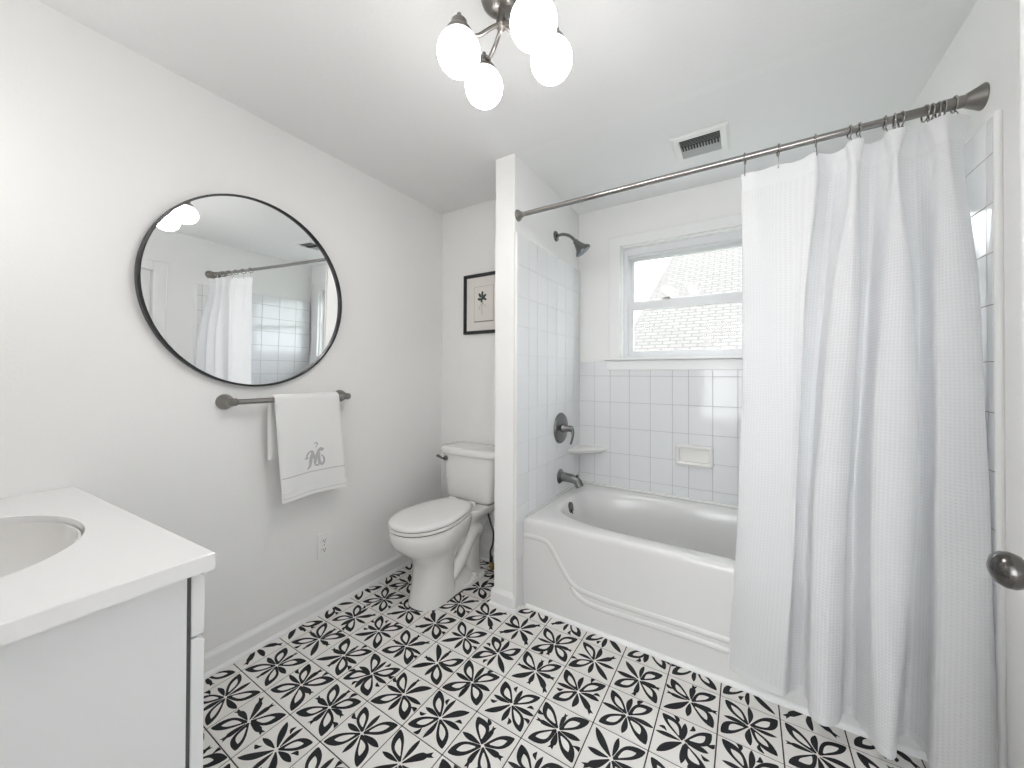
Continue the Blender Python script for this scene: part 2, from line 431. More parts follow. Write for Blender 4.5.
# jamb liner
box(win, WX0, WX0+0.012, yc, yc+0.15, WZ0, WZ1); box(win, WX1-0.012, WX1, yc, yc+0.15, WZ0, WZ1)
box(win, WX0, WX1, yc, yc+0.15, WZ1-0.012, WZ1); box(win, WX0, WX1, yc, yc+0.15, WZ0-0.02, WZ0)
window = struct('window_1', win, M['trim'], bevel=0.002)
struct('window_sill', bx(CX0-0.025, CX1+0.025, yc-0.045, yc+0.02, 1.354, 1.370), M['trim'], window, bevel=0.004)
struct('window_apron', bx(CX0-0.012, CX1+0.012, yc-0.024, yc-0.0001, 1.288, 1.353), M['trim'], window, bevel=0.003)
fr = B()   # vinyl frame
x0, x1, z0, z1 = WX0+0.012, WX1-0.012, WZ0, WZ1-0.012
def rect_frame(bm, x0, x1, z0, z1, y0, y1, w, wt=None, wb=None):
    wt = wt or w; wb = wb or w
    box(bm, x0, x0+w, y0, y1, z0, z1); box(bm, x1-w, x1, y0, y1, z0, z1)
    box(bm, x0+w, x1-w, y0, y1, z1-wt, z1); box(bm, x0+w, x1-w, y0, y1, z0, z0+wb)
rect_frame(fr, x0, x1, z0, z1, yc+0.035, yc+0.13, 0.028, 0.05, 0.016)
box(fr, x0+0.028, x0+0.036, yc+0.05, yc+0.06, z0, z1); box(fr, x0+0.028, x1-0.028, yc+0.042, yc+0.05, z1-0.066, z1-0.05)
struct('window_frame', fr, M['vinyl'], window, bevel=0.002)
mid = 1.752
s1 = B(); rect_frame(s1, x0+0.028, x1-0.028, z0+0.016, mid+0.006, yc+0.052, yc+0.078, 0.032, 0.058, 0.034)
lower = struct('lower_sash', s1, M['vinyl'], window, bevel=0.002)
s2 = B(); rect_frame(s2, x0+0.028, x1-0.028, mid-0.018, z1-0.05, yc+0.088, yc+0.114, 0.030, 0.030, 0.036)
upper = struct('upper_sash', s2, M['vinyl'], window, bevel=0.002)
struct('pane', bx(x0+0.05, x1-0.05, yc+0.064, yc+0.067, z0+0.04, mid), M['glass'], lower)
struct('pane', bx(x0+0.05, x1-0.05, yc+0.100, yc+0.103, mid, z1-0.07), M['glass'], upper)
lk = B(); box(lk, 1.430, 1.485, yc+0.055, yc+0.075, mid+0.006, mid+0.015); tube(lk, [(1.440, yc+0.06, mid+0.018), (1.480, yc+0.052, mid+0.020)], 0.005, 8)
struct('sash_lock', lk, M['nickel'], window)

# ------------------------------------------------------------------ doors
d = B(); 
for a, b, c, e in ((D1, D1+0.085, 0, DT+0.085), (D0-0.085, D0, 0, DT+0.085), (D0, D1, DT, DT+0.085)):
    box(d, XR-0.018, XR, a, b, c, e)
box(d, XR-0.024, XR-0.010, D1+0.078, D1+0.088, 0, DT+0.088); box(d, XR-0.024, XR-0.010, D0-0.088, D1+0.088, DT+0.078, DT+0.088)
struct('door_casing', d, M['trim'], None, bevel=0.003).name = 'trim_2'
door2 = struct('door_2', bx(XR+0.022, XR+0.055, D0+0.004, D1-0.004, 0.01, DT-0.004), M['trim'], bevel=0.002)
pn = B()
for za, zb in ((0.25, 0.95), (1.12, 1.93)):
    for ya, yb in ((D0+0.11, 0.76), (0.845, D1-0.11)):
        box(pn, XR+0.017, XR+0.024, ya, yb, za, zb)
struct('door_panel', pn, M['trim'], door2, bevel=0.004)
# open door leaf beside the camera
door1 = struct('door_1', bx(2.300, 2.336, 0.14, 0.980, 0.012, 2.08), M['trim'], bevel=0.002)
kb = B()
ky, kz, kx = 0.905, 0.957, 2.300
lathe(kb, [(0.030, 0), (0.031, 0.003), (0.027, 0.007), (0.014, 0.010)], (kx, ky, kz), (-1, 0, 0))
rosette = struct('knob_rosette', kb, M['gunmetal'], door1, smooth=True)
kb = B()
lathe(kb, [(0.0105, 0.006), (0.010, 0.022), (0.014, 0.026), (0.024, 0.032), (0.0275, 0.041), (0.0265, 0.050), (0.021, 0.058), (0.010, 0.063), (0.001, 0.064)], (kx, ky, kz), (-1, 0, 0), 40)
kn = struct('door_knob', kb, M['gunmetal'], door1, smooth=True, angle=60)

# ------------------------------------------------------------------ bathtub
TX0_, TX1_, TY0_, TY1_, TZ = 0.8795, 2.5115, 1.780, 2.597, 0.476
def rrect(x0, x1, y0, y1, r, z, n=128):
    # ring sampled by angle so it matches the super-ellipse rings
    out = []; cx, cy = (x0+x1)/2, (y0+y1)/2; a, b = (x1-x0)/2, (y1-y0)/2
    for k in range(n):
        t = 2*PI*k/n; c, s = math.cos(t), math.sin(t); m_ = max(abs(c), abs(s))
        out.append(Vector((cx + a*c/m_, cy + b*s/m_, z)))
    return out
def sq(cx, cy, a, b, z, e, n=128):
    return [Vector((cx + a*math.copysign(abs(math.cos(2*PI*k/n))**(2/e), math.cos(2*PI*k/n)), cy + b*math.copysign(abs(math.sin(2*PI*k/n))**(2/e), math.sin(2*PI*k/n)), z)) for k in range(n)]
bm = B()
rings = [rrect(TX0_, TX1_, TY0_, TY1_, 0, 0.0), rrect(TX0_, TX1_, TY0_, TY1_, 0, 0.412), rrect(TX0_, TX1_, TY0_-0.002, TY1_, 0, 0.447)]
for k in range(1, 6):
    a = k/5*PI/2; i = 0.022*(1-math.cos(a))
    rings.append(rrect(TX0_+i, TX1_-i, TY0_-0.002+i, TY1_-i, 0, 0.454+0.022*math.sin(a)))
cx, cy = 1.712, 2.200
ins = [(0.752, 0.338, 0.463, 3.6), (0.742, 0.330, 0.459, 3.4), (0.732, 0.321, 0.446, 3.2), (0.722, 0.312, 0.42, 3.1), (0.705, 0.300, 0.34, 3.0), (0.675, 0.285, 0.22, 3.0), (0.645, 0.268, 0.14, 3.0), (0.60, 0.235, 0.095, 2.9), (0.50, 0.18, 0.085, 2.6), (0.2, 0.08, 0.082, 2.2)]
for a, b, z, e in ins: rings.append(sq(cx, cy, a+0.012, b+0.004, z+0.012, e))
loft(bm, rings)
tub = empty('bathtub', (1.72, 2.19, 0), 'white alcove bathtub with a curved raised line on its front apron', 'bathtub')
obj('tub_shell', bm, M['tub'], tub, angle=50)
def ridge(pts, w=0.013, h=0.006):
    bm = B(); P = spline(pts, 8); rings = []
    for i, p in enumerate(P):
        d = (P[min(i+1, len(P)-1)] - P[max(i-1, 0)]).normalized(); nz = Vector((-d.z, 0, d.x))
        rings.append([p + nz*w*math.cos(t) + Vector((0, -h*math.sin(t)*1.0, 0)) for t in [PI*k/8 for k in range(9)]])
    loft(bm, rings, closed=True); return bm
yy = TY0_ + 0.0005
mx_ = lambda P: [(0.883+(x-0.893)*1.625/1.655, yy, z+0.006) for x, z in P]
r1 = [(0.893, 0.375), (0.96, 0.378), (1.02, 0.374), (1.055, 0.352), (1.111, 0.274), (1.165, 0.205), (1.215, 0.178), (1.30, 0.168), (1.424, 0.165), (1.72, 0.168), (2.02, 0.165), (2.14, 0.168), (2.225, 0.178), (2.275, 0.205), (2.33, 0.274), (2.386, 0.352), (2.42, 0.374), (2.48, 0.378), (2.548, 0.375)]
r2 = [(1.175, 0.178), (1.20, 0.148), (1.25, 0.126), (1.33, 0.118), (1.45, 0.120), (1.72, 0.125), (2.0, 0.120), (2.11, 0.118), (2.19, 0.126), (2.24, 0.148), (2.265, 0.178)]
obj('apron_ridge', ridge(mx_(r1)), M['tub'], tub); obj('apron_ridge', ridge(mx_(r2)), M['tub'], tub)
bm = B(); tube(bm, [(0.880, 2.592, TZ+0.001), (2.511, 2.592, TZ+0.001)], 0.010, 10); 
tube(bm, [(0.884, 1.81, TZ-0.002), (0.884, 2.592, TZ)], 0.007, 8)
obj('caulk_bead', bm, M['tub'], tub)
# overflow plate
bm = B(); lathe(bm, [(0.042, -0.012), (0.046, 0.006), (0.044, 0.014), (0.030, 0.018), (0.001, 0.0185)], (0.966, 2.20, 0.410), (1, 0, 0.12)); 
tube(bm, [(0.986, 2.20, 0.413), (0.990, 2.20, 0.386)], 0.004, 8)
obj('overflow_plate', bm, M['pewter'], tub)

# ------------------------------------------------------------------ shower fittings on the partition
XT = XP2+0.016
def fixture(name, loc, label, cat): return empty(name, loc, label, cat)
sh = fixture('shower_fixture', (XT-0.014, 2.235, 2.165), 'pewter shower head on a bent arm high on the tiled wall', 'shower head')
yS, zS = 2.215, 2.152
xs0 = XP2
bm = B(); lathe(bm, [(0.034, 0.0), (0.034, 0.004), (0.028, 0.010), (0.013, 0.014)], (xs0, yS, zS), (1, 0, 0)); obj('wall_flange', bm, M['pewter'], sh)
arm = spline([(xs0+0.005, yS, zS), (xs0+0.05, yS, zS+0.003), (xs0+0.10, yS, zS-0.018), (xs0+0.142, yS-0.004, zS-0.062)], 8)
bm = B(); tube(bm, arm, 0.0095, 14); obj('shower_arm', bm, M['pewter'], sh)
ax = Vector((0.55, 0.26, -0.78)).normalized(); o = Vector((xs0+0.135, yS-0.004, zS-0.055))
bm = B(); lathe(bm, [(0.014, 0), (0.018, 0.008), (0.017, 0.016), (0.022, 0.026), (0.026, 0.040), (0.036, 0.060), (0.050, 0.074), (0.054, 0.082), (0.053, 0.088)], o, ax, 36); obj('spray_body', bm, M['pewter'], sh)
bm = B(); lathe(bm, [(0.049, 0.0), (0.048, 0.004), (0.03, 0.006), (0.001, 0.0065)], o+ax*0.086, ax, 36)
a_, b_ = frame_for(ax)
for rr, nn in ((0.014, 6), (0.026, 12), (0.038, 18)):
    for k in range(nn):
        lathe(bm, [(0.0022, 0), (0.0015, 0.003)], o+ax*0.0905+(a_*math.cos(2*PI*k/nn)+b_*math.sin(2*PI*k/nn))*rr, ax, 6)
obj('spray_face', bm, mat('spray_face_grey', (0.18, 0.22, 0.25), 0.35), sh)

vl = fixture('shower_valve', (XT, 2.27, 0.89), 'round pewter shower valve with a curved lever, above the tub spout', 'shower valve')
vy, vz = 2.259, 0.906
bm = B(); lathe(bm, [(0.100, 0.0), (0.100, 0.006), (0.094, 0.014), (0.060, 0.020), (0.040, 0.022), (0.032, 0.022)], (XT-0.001, vy, vz), (1, 0, 0), 48); obj('escutcheon', bm, M['pewter'], vl)
bm = B(); lathe(bm, [(0.030, 0.018), (0.027, 0.03), (0.020, 0.042), (0.020, 0.078), (0.017, 0.086), (0.001, 0.088)], (XT, vy, vz), (1, 0, 0), 32); obj('valve_stem', bm, M['pewter'], vl)
bm = B(); tube(bm, spline([(XT+0.070, vy+0.002, vz+0.004), (XT+0.084, vy-0.004, vz+0.002), (XT+0.092, vy-0.008, vz-0.03), (XT+0.088, vy-0.010, vz-0.065), (XT+0.078, vy-0.012, vz-0.098)], 8), [0.013]*6+[0.012]*6+[0.0105]*6+[0.009]*6+[0.0075]*8+[0.006], 14, sy=0.75)
obj('lever_handle', bm, M['pewter'], vl)

sp = fixture('tub_spout', (XT, 2.33, 0.56), 'dark pewter tub spout pouring over the left rim of the bathtub', 'tub spout')
sy_, sz_ = 2.255, 0.592
bm = B(); lathe(bm, [(0.047, 0), (0.047, 0.004), (0.040, 0.012), (0.031, 0.022)], (XT-0.001, sy_, sz_), (1, 0, 0)); obj('spout_flange', bm, M['pewter'], sp)
bm = B(); P = spline([(XT+0.012, sy_, sz_), (XT+0.05, sy_, sz_-0.001), (XT+0.09, sy_, sz_-0.004), (XT+0.122, sy_, sz_-0.018), (XT+0.138, sy_, sz_-0.048)], 6)
tube(bm, P, [0.031-0.005*min(1, i/14) for i in range(len(P))], 20); obj('spout_body', bm, M['pewter'], sp)
bm = B(); tube(bm, [(XT+0.118, sy_, sz_+0.002), (XT+0.121, sy_, sz_+0.016)], 0.006, 10); sphere(bm, (XT+0.121, sy_, sz_+0.02), 0.008, n=12, m=8); obj('diverter_knob', bm, M['pewter'], sp)

# corner shelf
bm = B(); pts = []
cxs, cys = XT, YW-0.012
SZ = 0.016
def shelf_ring(r, z):
    z += SZ
    out = [Vector((cxs, cys, z))]
    for k in range(13):
        a = -PI/2*k/12
        rr = r*(1-0.16*math.sin(2*abs(a)))
        out.append(Vector((cxs + rr*math.cos(a), cys + rr*math.sin(a), z)))
    return out
loft(bm, [shelf_ring(0.165, 0.688), shelf_ring(0.20, 0.708), shelf_ring(0.207, 0.718), shelf_ring(0.205, 0.726), shelf_ring(0.200, 0.729)])
o = obj('corner_shelf', bm, M['almond']); tag(o, 'small cream ceramic corner shelf in the tub tile above the spout', 'shelf')
# soap dish
sd = empty('soap_dish', (1.64, YW-0.012, 0.736), 'cream ceramic recessed soap dish on the tiled wall under the window', 'soap dish')
x0, x1, z0, z1, yf = 1.530, 1.742, 0.686, 0.820, YW-0.012
bm = B()
def rr2(x0, x1, z0, z1, y, r=0.012, n=6):
    out = []
    for (cx_, cz_, a0) in ((x1-r, z1-r, 0), (x0+r, z1-r, PI/2), (x0+r, z0+r, PI), (x1-r, z0+r, 1.5*PI)):
        for k in range(n+1):
            a = a0 + PI/2*k/n; out.append(Vector((cx_+r*math.cos(a), y, cz_+r*math.sin(a))))
    return out
loft(bm, [rr2(x0, x1, z0, z1, yf), rr2(x0, x1, z0, z1, yf-0.020), rr2(x0+.006, x1-.006, z0+.006, z1-.006, yf-0.030), rr2(x0+.016, x1-.016, z0+.018, z1-.016, yf-0.030), rr2(x0+.022, x1-.022, z0+.026, z1-.022, yf-0.024), rr2(x0+.024, x1-.024, z0+.028, z1-.024, yf-0.001)])
obj('dish_frame', bm, M['almond'], sd)
bm = B(); P = [(x0+.02, yf-0.022, z0+.022), (x0+.022, yf-0.040, z0+.020), (x1-.022, yf-0.040, z0+.020), (x1-.02, yf-0.022, z0+.022)]
box(bm, x0+.012, x1-.012, yf-0.040, yf-0.012, z0+.004, z0+.018); tube(bm, [(x0+.012, yf-0.040, z0+.018), (x1-.012, yf-0.040, z0+.018)], 0.006, 12)
obj('dish_lip', bm, M['almond'], sd, bevel=0.003)

# ------------------------------------------------------------------ shower rod, rings and curtain
YR, ZR = 1.737, 2.1146
rod = empty('curtain_rod', (1.72, YR, ZR), 'brushed nickel shower curtain rod spanning the tub alcove', 'curtain rod')
bm = B(); tube(bm, [(XP2+0.02, YR, ZR), (2.34, YR, ZR)], 0.0125, 20); obj('rod_tube', bm, M['steel'], rod)
bm = B(); tube(bm, [(2.335, YR, ZR), (2.46, YR, ZR)], 0.0150, 20); tube(bm, [(2.448, YR, ZR), (XR-0.03, YR, ZR)], 0.0185, 20); obj('outer_sleeve', bm, M['nickel'], rod)
bm = B(); lathe(bm, [(0.031, 0), (0.031, 0.004), (0.027, 0.012), (0.018, 0.018), (0.017, 0.028)], (XP2, YR, ZR), (1, 0, 0), 36); obj('rod_flange', bm, M['nickel'], rod)
bm = B(); lathe(bm, [(0.037, 0), (0.038, 0.003), (0.031, 0.016), (0.023, 0.032), (0.020, 0.038)], (XR, YR, ZR), (-1, 0, 0), 36); obj('rod_flange', bm, M['nickel'], rod)

T = {
 'T': [(1.922,1.755),(1.97,1.745),(2.04,1.752),(2.10,1.745),(2.150,1.722),(2.163,1.740),(2.20,1.752),(2.232,1.745),(2.236,1.710),(2.258,1.700),(2.280,1.710),(2.285,1.745),(2.31,1.752),(2.330,1.745),(2.332,1.705),(2.356,1.695),(2.380,1.705),(2.385,1.745),(2.41,1.752),(2.425,1.745),(2.428,1.705),(2.455,1.685),(2.490,1.700),(2.525,1.722)],
 'P': [(1.922,1.752),(1.97,1.735),(2.03,1.742),(2.09,1.730),(2.146,1.702),(2.165,1.740),(2.20,1.772),(2.236,1.745),(2.245,1.712),(2.254,1.702),(2.263,1.712),(2.275,1.745),(2.31,1.768),(2.340,1.745),(2.345,1.708),(2.353,1.697),(2.361,1.708),(2.372,1.745),(2.41,1.770),(2.440,1.745),(2.450,1.710),(2.466,1.695),(2.482,1.708),(2.510,1.730)],
 'M': [(1.918,1.760),(1.975,1.730),(2.02,1.728),(2.08,1.712),(2.108,1.690),(2.118,1.740),(2.165,1.775),(2.180,1.742),(2.185,1.678),(2.22,1.655),(2.25,1.680),(2.262,1.745),(2.29,1.770),(2.302,1.735),(2.31,1.672),(2.345,1.650),(2.375,1.672),(2.385,1.730),(2.412,1.770),(2.428,1.740),(2.426,1.672),(2.46,1.645),(2.50,1.655),(2.520,1.705)],
 'L': [(1.892,1.770),(1.945,1.735),(2.01,1.725),(2.05,1.708),(2.068,1.692),(2.075,1.750),(2.110,1.775),(2.122,1.740),(2.116,1.672),(2.16,1.650),(2.20,1.676),(2.220,1.740),(2.240,1.768),(2.258,1.715),(2.262,1.660),(2.31,1.638),(2.358,1.660),(2.368,1.730),(2.393,1.768),(2.412,1.730),(2.408,1.660),(2.455,1.632),(2.500,1.640),(2.522,1.690)],
 'B': [(1.838,1.772),(1.880,1.745),(1.940,1.725),(2.000,1.715),(2.022,1.725),(2.040,1.762),(2.070,1.775),(2.088,1.755),(2.085,1.680),(2.120,1.652),(2.165,1.690),(2.186,1.748),(2.214,1.745),(2.234,1.690),(2.248,1.632),(2.272,1.612),(2.294,1.640),(2.312,1.720),(2.345,1.752),(2.374,1.712),(2.372,1.635),(2.420,1.590),(2.472,1.590),(2.505,1.640)],
}
lv = [(0.0, 'T'), (0.055, 'P'), (0.26, 'M'), (0.62, 'L'), (1.0, 'B')]
DX = dict(T=-.028, P=-.026, M=-.018, L=-.004, B=.012)
SP = {k: spline([Vector((x+DX[k], y-.006, 0)) for x, y in v], 14) for k, v in T.items()}
NS = len(SP['T'])
# top edge dips between hooks
ring_x = [1.907,2.015,2.126,2.219,2.243,2.309,2.332,2.349,2.404,2.418,2.433,2.444,2.468]
def top_z(x):
    d = min(abs(x-r) for r in ring_x); return 2.060 - min(0.007, d*d*5) - 0.006*(1-min(1, (x-1.89)/0.1))
def bot_z(i): return 0.075
NZ = 150
def curtain_pt(i, q):
    for (qa, ka), (qb, kb_) in zip(lv, lv[1:]):
        if q <= qb+1e-9: break
    idx = [k for _, k in lv]; j = idx.index(ka)
    t = (q-qa)/(qb-qa)
    p1, p2 = SP[ka][i], SP[kb_][i]
    m1 = (p2 - SP[idx[j-1]][i])/(qb-lv[j-1][0])*(qb-qa) if j > 0 else (p2-p1)
    m2 = (SP[idx[j+2]][i]-p1)/(lv[j+2][0]-qa)*(qb-qa) if j+2 < len(idx) else (p2-p1)
    h = (2*t**3-3*t*t+1)*p1 + (t**3-2*t*t+t)*m1 + (-2*t**3+3*t*t)*p2 + (t**3-t*t)*m2
    zt = top_z(SP['T'][i].x); zb = bot_z(i)
    wob = 0.003*math.sin(q*19+i*0.11)*q*(1-q)*2
    return Vector((h.x+wob, h.y+0.004*math.sin(q*11+i*0.05)*q, zt + (zb-zt)*q))
cur = empty('shower_curtain', (2.2, YR, 0), 'white waffle weave shower curtain with pinch pleats bunched at the right of the rod', 'curtain')
sl = [0]
for i in range(1, NS): sl.append(sl[-1] + (SP['L'][i]-SP['L'][i-1]).length)
def sheet(q0, q1, nz, m, name):
    bm = B(); uvl = bm.loops.layers.uv.new('UVMap'); G = []
    for j in range(nz+1):
        q = q0+(q1-q0)*j/nz; G.append([bm.verts.new(curtain_pt(i, q)) for i in range(NS)])
    for j in range(nz):
        for i in range(NS-1):
            f = bm.faces.new((G[j][i], G[j][i+1], G[j+1][i+1], G[j+1][i]))
            for lp, (a, b) in zip(f.loops, ((i, j), (i+1, j), (i+1, j+1), (i, j+1))): lp[uvl].uv = (sl[a], 2-(q0+(q1-q0)*b/nz)*1.98)
    return obj(name, bm, m, cur, angle=180)
QH = 0.036
sheet(QH, 0.988, NZ, M['curtain'], 'curtain_cloth')
sheet(0, QH, 6, M['header'], 'header_band')
sheet(0.988, 1.0, 2, M['header'], 'hem_band')
# side hem with a picot edge
bm = B()
for j in range(0, 240):
    q = j/239; p = curtain_pt(0, q); w = 0.0022 + 0.0012*(j % 2)
    if j % 1 == 0: sphere(bm, p, w, n=6, m=4)
tube(bm, [curtain_pt(0, j/60) for j in range(61)], 0.0014, 6)
obj('side_hem', bm, M['header'], cur)

ordn = ['first', 'second', 'third', 'fourth', 'fifth', 'sixth', 'seventh', 'eighth', 'ninth', 'tenth', 'eleventh', 'twelfth', 'last']
for k, x in enumerate(ring_x):
    bm = B(); rnd = random.Random(k); yaw = rnd.uniform(-0.18, 0.18)
    rr = 0.0205 if x < 2.33 else 0.0235; zc = ZR + 0.0128 - rr + 0.003
    if x > 2.45: zc = ZR + 0.0185 - rr + 0.003 
    lp = []
    for a in range(25):
        t = 2*PI*a/24 + PI/2
        lp.append((x+math.sin(yaw)*rr*math.cos(t), YR+math.cos(yaw)*rr*math.cos(t), zc+rr*math.sin(t)))
    e = empty('curtain_ring', (x, YR, zc), 'nickel curtain ring on the shower rod, %s from the left of the thirteen' % ordn[k], 'curtain ring', 'curtain rings on the shower rod')
    tube(bm, lp, 0.0026, 8, caps=False); obj('ring_loop', bm, M['steel'], e)
    ty = SP['T'][min(range(NS), key=lambda i: abs(SP['T'][i].x-x))].y
    yb_ = min(max(ty, YR-0.03), YR+0.02)
    bm = B(); hz = zc-rr
    tube(bm, spline([(x, YR, hz+0.002), (x, (YR+yb_)/2-0.004, hz-0.012), (x, yb_-0.0035, 2.052), (x, yb_-0.0035, 2.044)], 5), 0.0016, 6); obj('hook_wire', bm, M['steel'], e)

# ------------------------------------------------------------------ ceiling light
LT = empty('ceiling_light', (1.285, 0.938, H), 'brushed nickel ceiling light with four lit white glass globes', 'ceiling light')
bm = B(); lathe(bm, [(0.066, 0), (0.066, 0.02), (0.064, 0.045), (0.058, 0.062), (0.045, 0.074), (0.028, 0.082), (0.014, 0.085)], (1.285, 0.938, H), (0, 0, -1), 40); obj('canopy', bm, M['nickel'], LT)
bm = B(); lathe(bm, [(0.011, 0.045), (0.011, 0.11), (0.016, 0.116), (0.017, 0.134), (0.010, 0.142), (0.004, 0.15)], (1.285, 0.938, H), (0, 0, -1), 24); obj('center_stem', bm, M['nickel'], LT)
GR = 0.0625
globes = [(1.204, 0.838, 2.19), (1.166, 1.013, 2.22), (1.411, 1.023, 2.21), (1.433, 0.870, 2.19)]
for gx_, gy_, gz_ in globes:
    c = Vector((gx_, gy_, gz_)); hub = Vector((1.287, 0.937, 2.315)); cap = c + Vector((0, 0, GR+0.028))
    hd = (cap-hub); hd.z = 0; hn = hd.normalized()
    bm = B(); tube(bm, spline([hub, hub+hn*0.03+Vector((0,0,-0.022)), hub+hd*0.62+Vector((0,0,cap.z-hub.z-0.028)), cap-hn*0.024+Vector((0,0,-0.012)), cap+Vector((0,0,0.002))], 8), 0.0062, 12); obj('arm', bm, M['nickel'], LT)
    bm = B(); lathe(bm, [(0.041, -0.018), (0.041, -0.008), (0.036, 0.001), (0.025, 0.008), (0.023, 0.028), (0.014, 0.038), (0.007, 0.044), (0.006, 0.052), (0.001, 0.055)], c+Vector((0,0,GR)), (0,0,1), 28)
    holder = obj('globe_fitter', bm, M['nickel'], LT)
    bm = B(); sphere(bm, c, GR, n=40, m=28); obj('globe', bm, M['globe'], LT)

# ------------------------------------------------------------------ ceiling vent
vn = empty('ceiling_vent', (1.745, 2.12, H-0.004), 'white rectangular ceiling vent with grey louvres above the bathtub', 'vent')
x0, x1, y0, y1, zt = 1.585, 1.843, 2.004, 2.250, H-0.004
bm = B()
def rz(x0, x1, y0, y1, z): return [Vector(p) for p in ((x0,y0,z),(x1,y0,z),(x1,y1,z),(x0,y1,z))]
ix0, ix1, iy0, iy1 = 1.622, 1.805, 2.040, 2.216
loft(bm, [rz(x0,x1,y0,y1,zt), rz(x0,x1,y0,y1,zt-0.004), rz(x0+.012,x1-.012,y0+.012,y1-.012,zt-0.010), rz(ix0,ix1,iy0,iy1,zt-0.010), rz(ix0+.002,ix1-.002,iy0+.002,iy1-.002,zt-0.001)], cap0=True, cap1=False)
obj('vent_frame', bm, M['plastic'], vn, smooth=False)
bm = bx(ix0, ix1, iy0, iy1, zt-0.0025, zt-0.0005); obj('vent_backing', bm, M['ventdark'], vn, smooth=False)
for k in range(14):
    y = iy0+0.006+k*(iy1-iy0-0.012)/13
    bm = B(); s = 1 if y < 2.115 else -1
    dz = 0.0062
    pts = [(ix0, y-0.0045, zt-0.003-(dz if s > 0 else 0)), (ix0, y+0.0045, zt-0.003-(0 if s > 0 else dz)), (ix0, y+0.0045, zt-0.0042-(0 if s > 0 else dz)), (ix0, y-0.0045, zt-0.0042-(dz if s > 0 else 0))]
    extr(bm, pts, (ix1-ix0, 0, 0)); obj('louvre', bm, M['ventgrey'], vn, smooth=False)
bm = B()
for k in range(13):
    x = ix0+0.012+k*(ix1-ix0-0.024)/12
    box(bm, x-0.0032, x+0.0032, 2.098, 2.136, zt-0.0125, zt-0.0105)
obj('damper_slots', bm, M['ventdark'], vn, smooth=False)

# ------------------------------------------------------------------ mirror
mr_ = empty('round_mirror', (0, 0.843, 1.62), 'large round wall mirror in a thin black frame, above the towel bar', 'mirror')
bm = B(); n = 96; RY, RZ = 0.409, 0.423
def er(r, x): return [Vector((x, 0.843+(RY-r)*math.cos(2*PI*k/n), 1.620+(RZ-r)*math.sin(2*PI*k/n))) for k in range(n)]
loft(bm, [er(0.0, 0.0), er(0, 0.024), er(0.001, 0.026), er(0.008, 0.026), er(0.009, 0.024), er(0.009, 0.012)], cap1=False); obj('mirror_frame', bm, M['black'], mr_, angle=30)
bm = B()
def bow(y):      # the thin glass bows very slightly about a vertical axis
    th = lambda v: math.radians(max(-1.0, 2.3-(v-0.62)*3.2))
    n = 24; return -sum(math.tan(th(0.843+(y-0.843)*(i+.5)/n)) for i in range(n))*(y-0.843)/n
def gr(f, x0=0.0185, b=1):
    return [Vector((x0+b*bow(0.843+(RY-.009)*f*math.cos(2*PI*k/n))+0.0072*f*math.sin(2*PI*k/n)*0, 0.843+(RY-.009)*f*math.cos(2*PI*k/n), 1.620+(RZ-.009)*f*math.sin(2*PI*k/n))) for k in range(n)]
loft(bm, [gr(1, 0.004, 0)] + [gr(1-i/30) for i in range(30)] + [gr(0.004)])
obj('mirror_glass', bm, M['mirror'], mr_, angle=20)
mr_.rotation_euler = (0, math.radians(1.1), 0); mr_.location.x = 0.010

# ------------------------------------------------------------------ towel bar and towel
tb = empty('towel_bar', (0, 0.99, 1.13), 'brushed nickel towel bar mounted on the left wall under the mirror', 'towel bar')
zb = 1.134
for y, s in ((0.722, 1), (1.262, -1)):
    bm = B(); lathe(bm, [(0.033, 0), (0.033, 0.005), (0.030, 0.016), (0.024, 0.034), (0.0185, 0.050), (0.017, 0.066), (0.017, 0.078), (0.013, 0.086), (0.001, 0.088)], (0, y, zb), (1, 0, 0), 36)
    lathe(bm, [(0.016, -0.012), (0.016, 0.016), (0.013, 0.022), (0.011, 0.023)], (0.070, y, zb), (0, s, 0), 24)
    obj('bar_post', bm, M['nickel'], tb)
bm = B(); tube(bm, [(0.070, 0.722, zb), (0.070, 1.262, zb)], 0.012, 20); obj('bar_rod', bm, M['steel'], tb)

tw = empty('hand_towel', (0.07, 1.06, 1.13), 'white towel with a grey monogram draped over the towel bar', 'towel')
def towel_pt(u, s, off=0.0):
    """u across 0..1, s path along: 0 back hem, 1 front hem"""
    y0, y1 = 0.888, 1.196
    zbk, zfr = 0.860, 0.660
    Lb = zb - zbk; Lc = PI*0.020; Lf = zb - zfr; Lt = Lb+Lc+Lf
    d = s*Lt
    fold = 0.004*math.sin(u*7+1)+0.003*math.sin(u*13)
    if d < Lb:
        k = 1-d/Lb; x = 0.070-0.021-off - 0.004*math.sin(k*3); z = zbk + d; flare = k*0.1
    elif d < Lb+Lc:
        a = (d-Lb)/Lc*PI; x = 0.070 - (0.021+off)*math.cos(a); z = zb + (0.021+off)*math.sin(a); flare = 0
    else:
        k = (d-Lb-Lc)/Lf; x = 0.070+0.021+off + 0.012*k + fold*k*1.2; z = zb - (d-Lb-Lc); flare = k
    y = y0 + (y1-y0)*u
    y += flare*(0.028 + 0.008*u) 
    z += 0.010*(u-0.5)*flare*0 + 0.012*flare*math.sin(u*3.0)*(1 if d > Lb else 0)*0.6
    if d < Lb: y -= 0.010*(1-u)
    return Vector((x, y, z))
NU, NSS = 28, 90
bm = B(); 
def tsheet(bm, off, s0, s1, n, u0=0, u1=1):
    return [[towel_pt(u0+(u1-u0)*i/NU, s0+(s1-s0)*j/n, off) for i in range(NU+1)] for j in range(n+1)]
